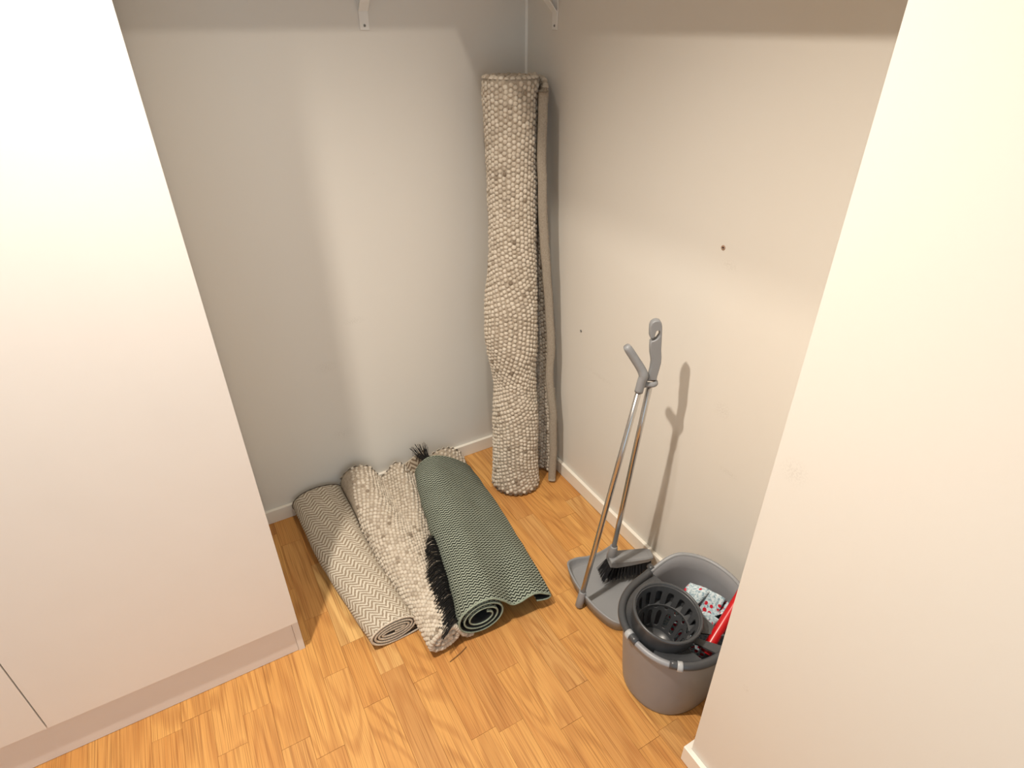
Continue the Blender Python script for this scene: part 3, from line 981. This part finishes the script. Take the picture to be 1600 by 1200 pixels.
# hook handle: flat plate with a hanging hook, outline in mm-like units then scaled
ol = [(515, 130), (540, 138), (555, 160), (562, 190), (566, 250), (573, 400), (582, 470), (583, 520), (575, 575), (560, 650), (555, 690), (470, 690), (478, 650), (488, 590), (492, 520), (484, 480), (474, 440), (468, 380), (467, 330), (478, 316),
      (500, 310), (525, 296), (543, 268), (543, 238), (530, 222), (514, 228), (507, 250), (503, 280), (490, 294), (466, 293), (456, 275), (453, 230), (452, 185), (462, 155), (485, 136)]
hb = np.array([-0.1508, -0.8968, 0.800])
up3 = np.array([-0.012, 0.045, 1.0]); up3 /= np.linalg.norm(up3)
rt3 = np.array([0.864, -0.504, 0.0]); fr3 = np.cross(rt3, up3)
V = []; F = []
n = len(ol)
A2 = np.array([((x - 513) / 6 / 593.0, (690 - y) / 6 / 548.0) for (x, y) in ol])
# inset rings follow the outline's own normals
tn = np.roll(A2, -1, 0) - np.roll(A2, 1, 0); tn /= np.linalg.norm(tn, axis=1)[:, None]
nn = np.stack([-tn[:, 1], tn[:, 0]], 1)
rings = [(0.0105, 0.0026), (0.0082, 0.0006), (0.0, 0.0), (-0.0082, 0.0006), (-0.0105, 0.0026)]
for (dpt, ins) in rings:
    for q, m in zip(A2, nn):
        w = q - m * ins
        V.append(hb + rt3 * w[0] + up3 * w[1] + fr3 * dpt)
for i in range(len(rings) - 1):
    for j in range(n):
        j2 = (j + 1) % n
        F.append((i * n + j, i * n + j2, (i + 1) * n + j2, (i + 1) * n + j))
F.append(tuple(range(n))[::-1]); F.append(tuple((len(rings) - 1) * n + j for j in range(n)))
hk = mk('hook_handle', V, F, M_grey, br)
bm = bmesh.new(); bm.from_mesh(hk.data); bmesh.ops.triangulate(bm, faces=[f for f in bm.faces if len(f.verts) > 4]); bmesh.ops.recalc_face_normals(bm, faces=bm.faces); bm.to_mesh(hk.data); bm.free()
for pl in hk.data.polygons:
    pl.use_smooth = len(pl.vertices) == 4

# ------------------------------------------------------------------ bucket
BK = thing('mop_bucket', (-0.25, -1.2, 0), 'oval grey mop bucket with charcoal wringer insert beside the wall end', 'bucket')
TB = math.radians(6)
E1 = np.array([math.cos(TB), math.sin(TB)]); E2 = np.array([-math.sin(TB), math.cos(TB)])
CB, CR = np.array([-0.231, -1.205]), np.array([-0.234, -1.207])
NA = 72


def bell(phi, a, b, c, n=2.25):
    cs, sn = math.cos(phi), math.sin(phi)
    x = a * math.copysign(abs(cs) ** (2 / n), cs); y = b * math.copysign(abs(sn) ** (2 / n), sn)
    return c + E1 * x + E2 * y


def rim_z(phi):
    t_ = min(1, max(0, (math.cos(phi) + 0.05) / 0.75))
    return 0.262 + 0.052 * (t_ * t_ * (3 - 2 * t_))


def sect(f):
    a = 0.140 + (0.160 - 0.140) * f; b = 0.117 + (0.138 - 0.117) * f
    return a, b, CB + (CR - CB) * f


V = []; F = []
lv = [(0.0, -0.012, 0.004), (0.0, -0.002, 0.0015), (0.0, 0, 0.010)] + [(f, 0, None) for f in (0.15, 0.3, 0.5, 0.7, 0.85, 0.97, 1.0)] + [(1.0, 0.006, 'lip'), (1.0, 0.006, 'lip2'), (1.0, -0.0005, 'lip2')]
inner = [(f, -0.003, None) for f in (1.0, 0.85, 0.6, 0.3, 0.06)]
for (f, off, z) in lv + inner:
    a, b, c = sect(f)
    for q in range(NA):
        ph = 2 * math.pi * q / NA
        zt = rim_z(ph)
        p_ = bell(ph, a + off, b + off, c)
        zz = zt * f if z is None else (zt - 0.006 if z == 'lip' else (zt + 0.001 if z == 'lip2' else z))
        V.append((p_[0], p_[1], max(zz, z if isinstance(z, float) else 0.010)))
NL = len(lv) + len(inner)
for i in range(NL - 1):
    for q in range(NA):
        q2 = (q + 1) % NA
        F.append((i * NA + q, i * NA + q2, (i + 1) * NA + q2, (i + 1) * NA + q))
F.append(tuple(range(NA))[::-1])
F.append(tuple((NL - 1) * NA + q for q in range(NA)))
mk('body', V, F, M_grey_lt, BK, True)


def ring_path(p0, p1, n, extra, dz):
    r_ = []
    for q in range(n):
        ph = p0 + (p1 - p0) * q / (n - 1)
        a, b, c = sect(1.0)
        p_ = bell(ph, a + extra, b + extra, c)
        r_.append((p_[0], p_[1], rim_z(ph) + dz))
    return r_


# charcoal collar of the insert, clipped over the rim; a stretch of the bucket's own rim shows on the left
R_ = math.radians
tube('insert_collar', ring_path(R_(82), R_(178), 30, 0.003, 0.002), 0.0105, M_grey_dk, BK, 14, 1.1)
tube('insert_collar', ring_path(R_(212), R_(318), 30, 0.003, 0.002), 0.0105, M_grey_dk, BK, 14, 1.1)
tube('rim_bead', ring_path(R_(176), R_(214), 14, 0.003, -0.001), 0.0085, M_grey_lt, BK, 12)
tube('rim_bead', ring_path(R_(-42), R_(82), 40, 0.003, 0.000), 0.0062, M_grey, BK, 12)
for phd in (168, 222, 286):
    pc = np.array(ring_path(R_(phd - 2.6), R_(phd + 2.6), 4, 0.0045, 0.0015))
    tube('clip', pc, 0.0118, M_clip, BK, 14, 1.12)
# deck of the insert between collar and cup
CW = np.array([-0.300, -1.205])
V = []; F = []
ns = 64
a, b, c = sect(1.0)
for q in range(ns):
    an = 2 * math.pi * q / ns
    dv = E1 * math.cos(an) + E2 * math.sin(an)
    lo_, hi_ = 0.0, 0.4
    for _ in range(30):
        md = 0.5 * (lo_ + hi_)
        w = CW + dv * md - c
        x, y = w @ E1, w @ E2
        ins = (abs(x) / (a - 0.004)) ** 2.25 + (abs(y) / (b - 0.004)) ** 2.25 < 1 and x < 0.036
        lo_, hi_ = (md, hi_) if ins else (lo_, md)
    ro = max(lo_, 0.07)
    for (rr, z) in ((0.066, 0.252), (ro, 0.262), (ro, 0.258), (0.066, 0.247)):
        p_ = CW + dv * rr
        V.append((p_[0], p_[1], z))
for q in range(ns):
    q2 = (q + 1) % ns
    an = 360 * q / ns
    if 178 < an < 205 or 268 < an < 285 or 296 < an < 305:      # openings in the deck
        continue
    for j in range(4):
        j2 = (j + 1) % 4
        F.append((q * 4 + j, q * 4 + j2, q2 * 4 + j2, q2 * 4 + j))
dk = mk('insert_deck', V, F, M_grey_dk, BK)
bm = bmesh.new(); bm.from_mesh(dk.data); bmesh.ops.recalc_face_normals(bm, faces=bm.faces); bm.to_mesh(dk.data); bm.free()
# cup outer skirt with rolled rim, tilted a little towards the camera side
TILT = Matrix.Rotation(math.radians(7), 3, Vector((0.85, 0.53, 0)).normalized())
CC = Vector((CW[0], CW[1], 0.256))


def tl(p_):
    return CC + TILT @ (Vector(p_) - CC)


pr = [(0.0795, 0.238), (0.084, 0.262), (0.0875, 0.300), (0.0905, 0.309), (0.0905, 0.313), (0.0875, 0.316), (0.0838, 0.314), (0.0822, 0.308)]
V, F = lathe(pr, (CW[0], CW[1], 0), 64)
mk('wringer_rim', [tl(v) for v in V], F, M_grey_dk, BK, True)
# slotted cone inside the cup
na, nz = 240, 44
zt_, zb_ = 0.309, 0.165
rt_, rb_ = 0.0822, 0.050
V = []; keep = []
for k in range(nz + 1):
    f = k / nz
    for q in range(na):
        an = 2 * math.pi * q / na
        r = rt_ + (rb_ - rt_) * f
        V.append(tl((CW[0] + r * math.cos(an), CW[1] + r * math.sin(an), zt_ + (zb_ - zt_) * f)))


def in_slot(u, f):
    # two rows of upright slots, 15 to the turn, the lower row shifted by half a step
    for (f0, f1, sh, wd) in ((0.13, 0.50, 0.0, 0.25), (0.57, 0.92, 0.5, 0.25)):
        x = ((u * 15 + sh) % 1.0) - 0.5
        if f0 <= f <= f1:
            e = min(f - f0, f1 - f) / 0.07
            w = wd * math.sqrt(max(0, 1 - (1 - min(1, e)) ** 2)) if e < 1 else wd
            if abs(x) < w:
                return True
    return False


F = []
for k in range(nz):
    for q in range(na):
        if in_slot((q + 0.5) / na, (k + 0.5) / nz):
            continue
        q2 = (q + 1) % na
        F.append((k * na + q, k * na + q2, (k + 1) * na + q2, (k + 1) * na + q))
ci = len(V)
V.append(tl((CW[0], CW[1], zb_ - 0.004)))
for q in range(na):
    F.append((nz * na + q, nz * na + (q + 1) % na, ci))
cone = mk('wringer_cone', V, F, M_grey_dk, BK, True)
sm = cone.modifiers.new('wall', 'SOLIDIFY')
sm.thickness = 0.0026
sm.offset = 0.0
# pivot knob at the back end of the collar
pk = np.array(ring_path(R_(80), R_(81), 2, 0.006, 0.002))[0]
tube('pivot', [pk + np.array([0, -0.004, 0]), pk + np.array([0.003, 0.014, 0.0])], [0.010, 0.0085], M_grey_dk, BK, 14)

# ------------------------------------------------------------------ mop lying in the bucket
mp = thing('mop', (-0.13, -1.22, 0.02), 'strip mop with red socket and red-dotted cloths in the bucket', 'mop')
MS = [(-0.240, -1.306, 0.222), (-0.225, -1.302, 0.235), (-0.170, -1.288, 0.270), (-0.120, -1.275, 0.300), (-0.0165, -1.248, 0.362)]
tube('socket', catmull(MS, 4), np.linspace(0.0150, 0.0125, 17), M_red, mp, 20)


def ribbon(pts, width, wdir, name='cloth_strip'):
    C = catmull(pts, 8)
    n_ = len(C)
    Wd = np.array(wdir, float); Wd /= np.linalg.norm(Wd)
    m_ = 8
    G = np.zeros((n_, m_, 3)); UV = []
    l = np.concatenate([[0], np.cumsum(np.linalg.norm(np.diff(C, axis=0), axis=1))])
    s_ = random.uniform(0, 50)
    for i in range(n_):
        for j in range(m_):
            w = (j / (m_ - 1) - 0.5) * width
            p_ = C[i] + Wd * w
            nzv = noise.noise(Vector((p_[0] * 26 + s_, p_[1] * 26, p_[2] * 26)))
            p_ = p_ + np.array([0.004 * nzv, 0.004 * nzv, 0.007 * nzv])
            G[i, j] = p_
            UV.append((l[i] + s_, w + s_))
    V = G.reshape(-1, 3)
    F = [(i * m_ + j, i * m_ + j + 1, (i + 1) * m_ + j + 1, (i + 1) * m_ + j) for i in range(n_ - 1) for j in range(m_ - 1)]
    o = mk(name, V, F, M_cloth, mp, True, UV)
    md = o.modifiers.new('thick', 'SOLIDIFY'); md.thickness = 0.0022
    return o


ribbon([(-0.225, -1.170, 0.100), (-0.195, -1.165, 0.180), (-0.155, -1.168, 0.232), (-0.128, -1.165, 0.252), (-0.112, -1.158, 0.240), (-0.106, -1.150, 0.180)], 0.058, (0.55, -0.80, 0.05))
ribbon([(-0.165, -1.215, 0.110), (-0.140, -1.212, 0.190), (-0.118, -1.208, 0.236), (-0.100, -1.202, 0.250), (-0.088, -1.196, 0.200)], 0.052, (0.35, -0.92, 0.0))
ribbon([(-0.205, -1.225, 0.100), (-0.182, -1.222, 0.165), (-0.158, -1.228, 0.205), (-0.138, -1.232, 0.212), (-0.115, -1.236, 0.150)], 0.050, (0.5, -0.85, -0.1))
ribbon([(-0.260, -1.185, 0.055), (-0.225, -1.205, 0.120), (-0.195, -1.220, 0.160), (-0.170, -1.240, 0.150)], 0.060, (0.7, 0.7, 0))
ribbon([(-0.250, -1.235, 0.050), (-0.215, -1.250, 0.115), (-0.190, -1.258, 0.175), (-0.165, -1.266, 0.205), (-0.145, -1.270, 0.140)], 0.048, (0.6, -0.7, 0))
ribbon([(-0.310, -1.170, 0.040), (-0.270, -1.180, 0.085), (-0.235, -1.190, 0.095), (-0.200, -1.200, 0.060)], 0.060, (0.3, 0.95, 0))
ribbon([(-0.320, -1.230, 0.035), (-0.280, -1.235, 0.080), (-0.240, -1.230, 0.090), (-0.200, -1.225, 0.050)], 0.055, (0.1, 0.98, 0))
ribbon([(-0.150, -1.185, 0.060), (-0.125, -1.205, 0.150), (-0.108, -1.230, 0.215), (-0.102, -1.244, 0.228), (-0.102, -1.258, 0.170)], 0.044, (0.9, 0.3, 0))
ribbon([(-0.215, -1.195, 0.080), (-0.190, -1.200, 0.150), (-0.168, -1.205, 0.195), (-0.150, -1.206, 0.205), (-0.135, -1.205, 0.150)], 0.045, (0.8, -0.5, 0.1))
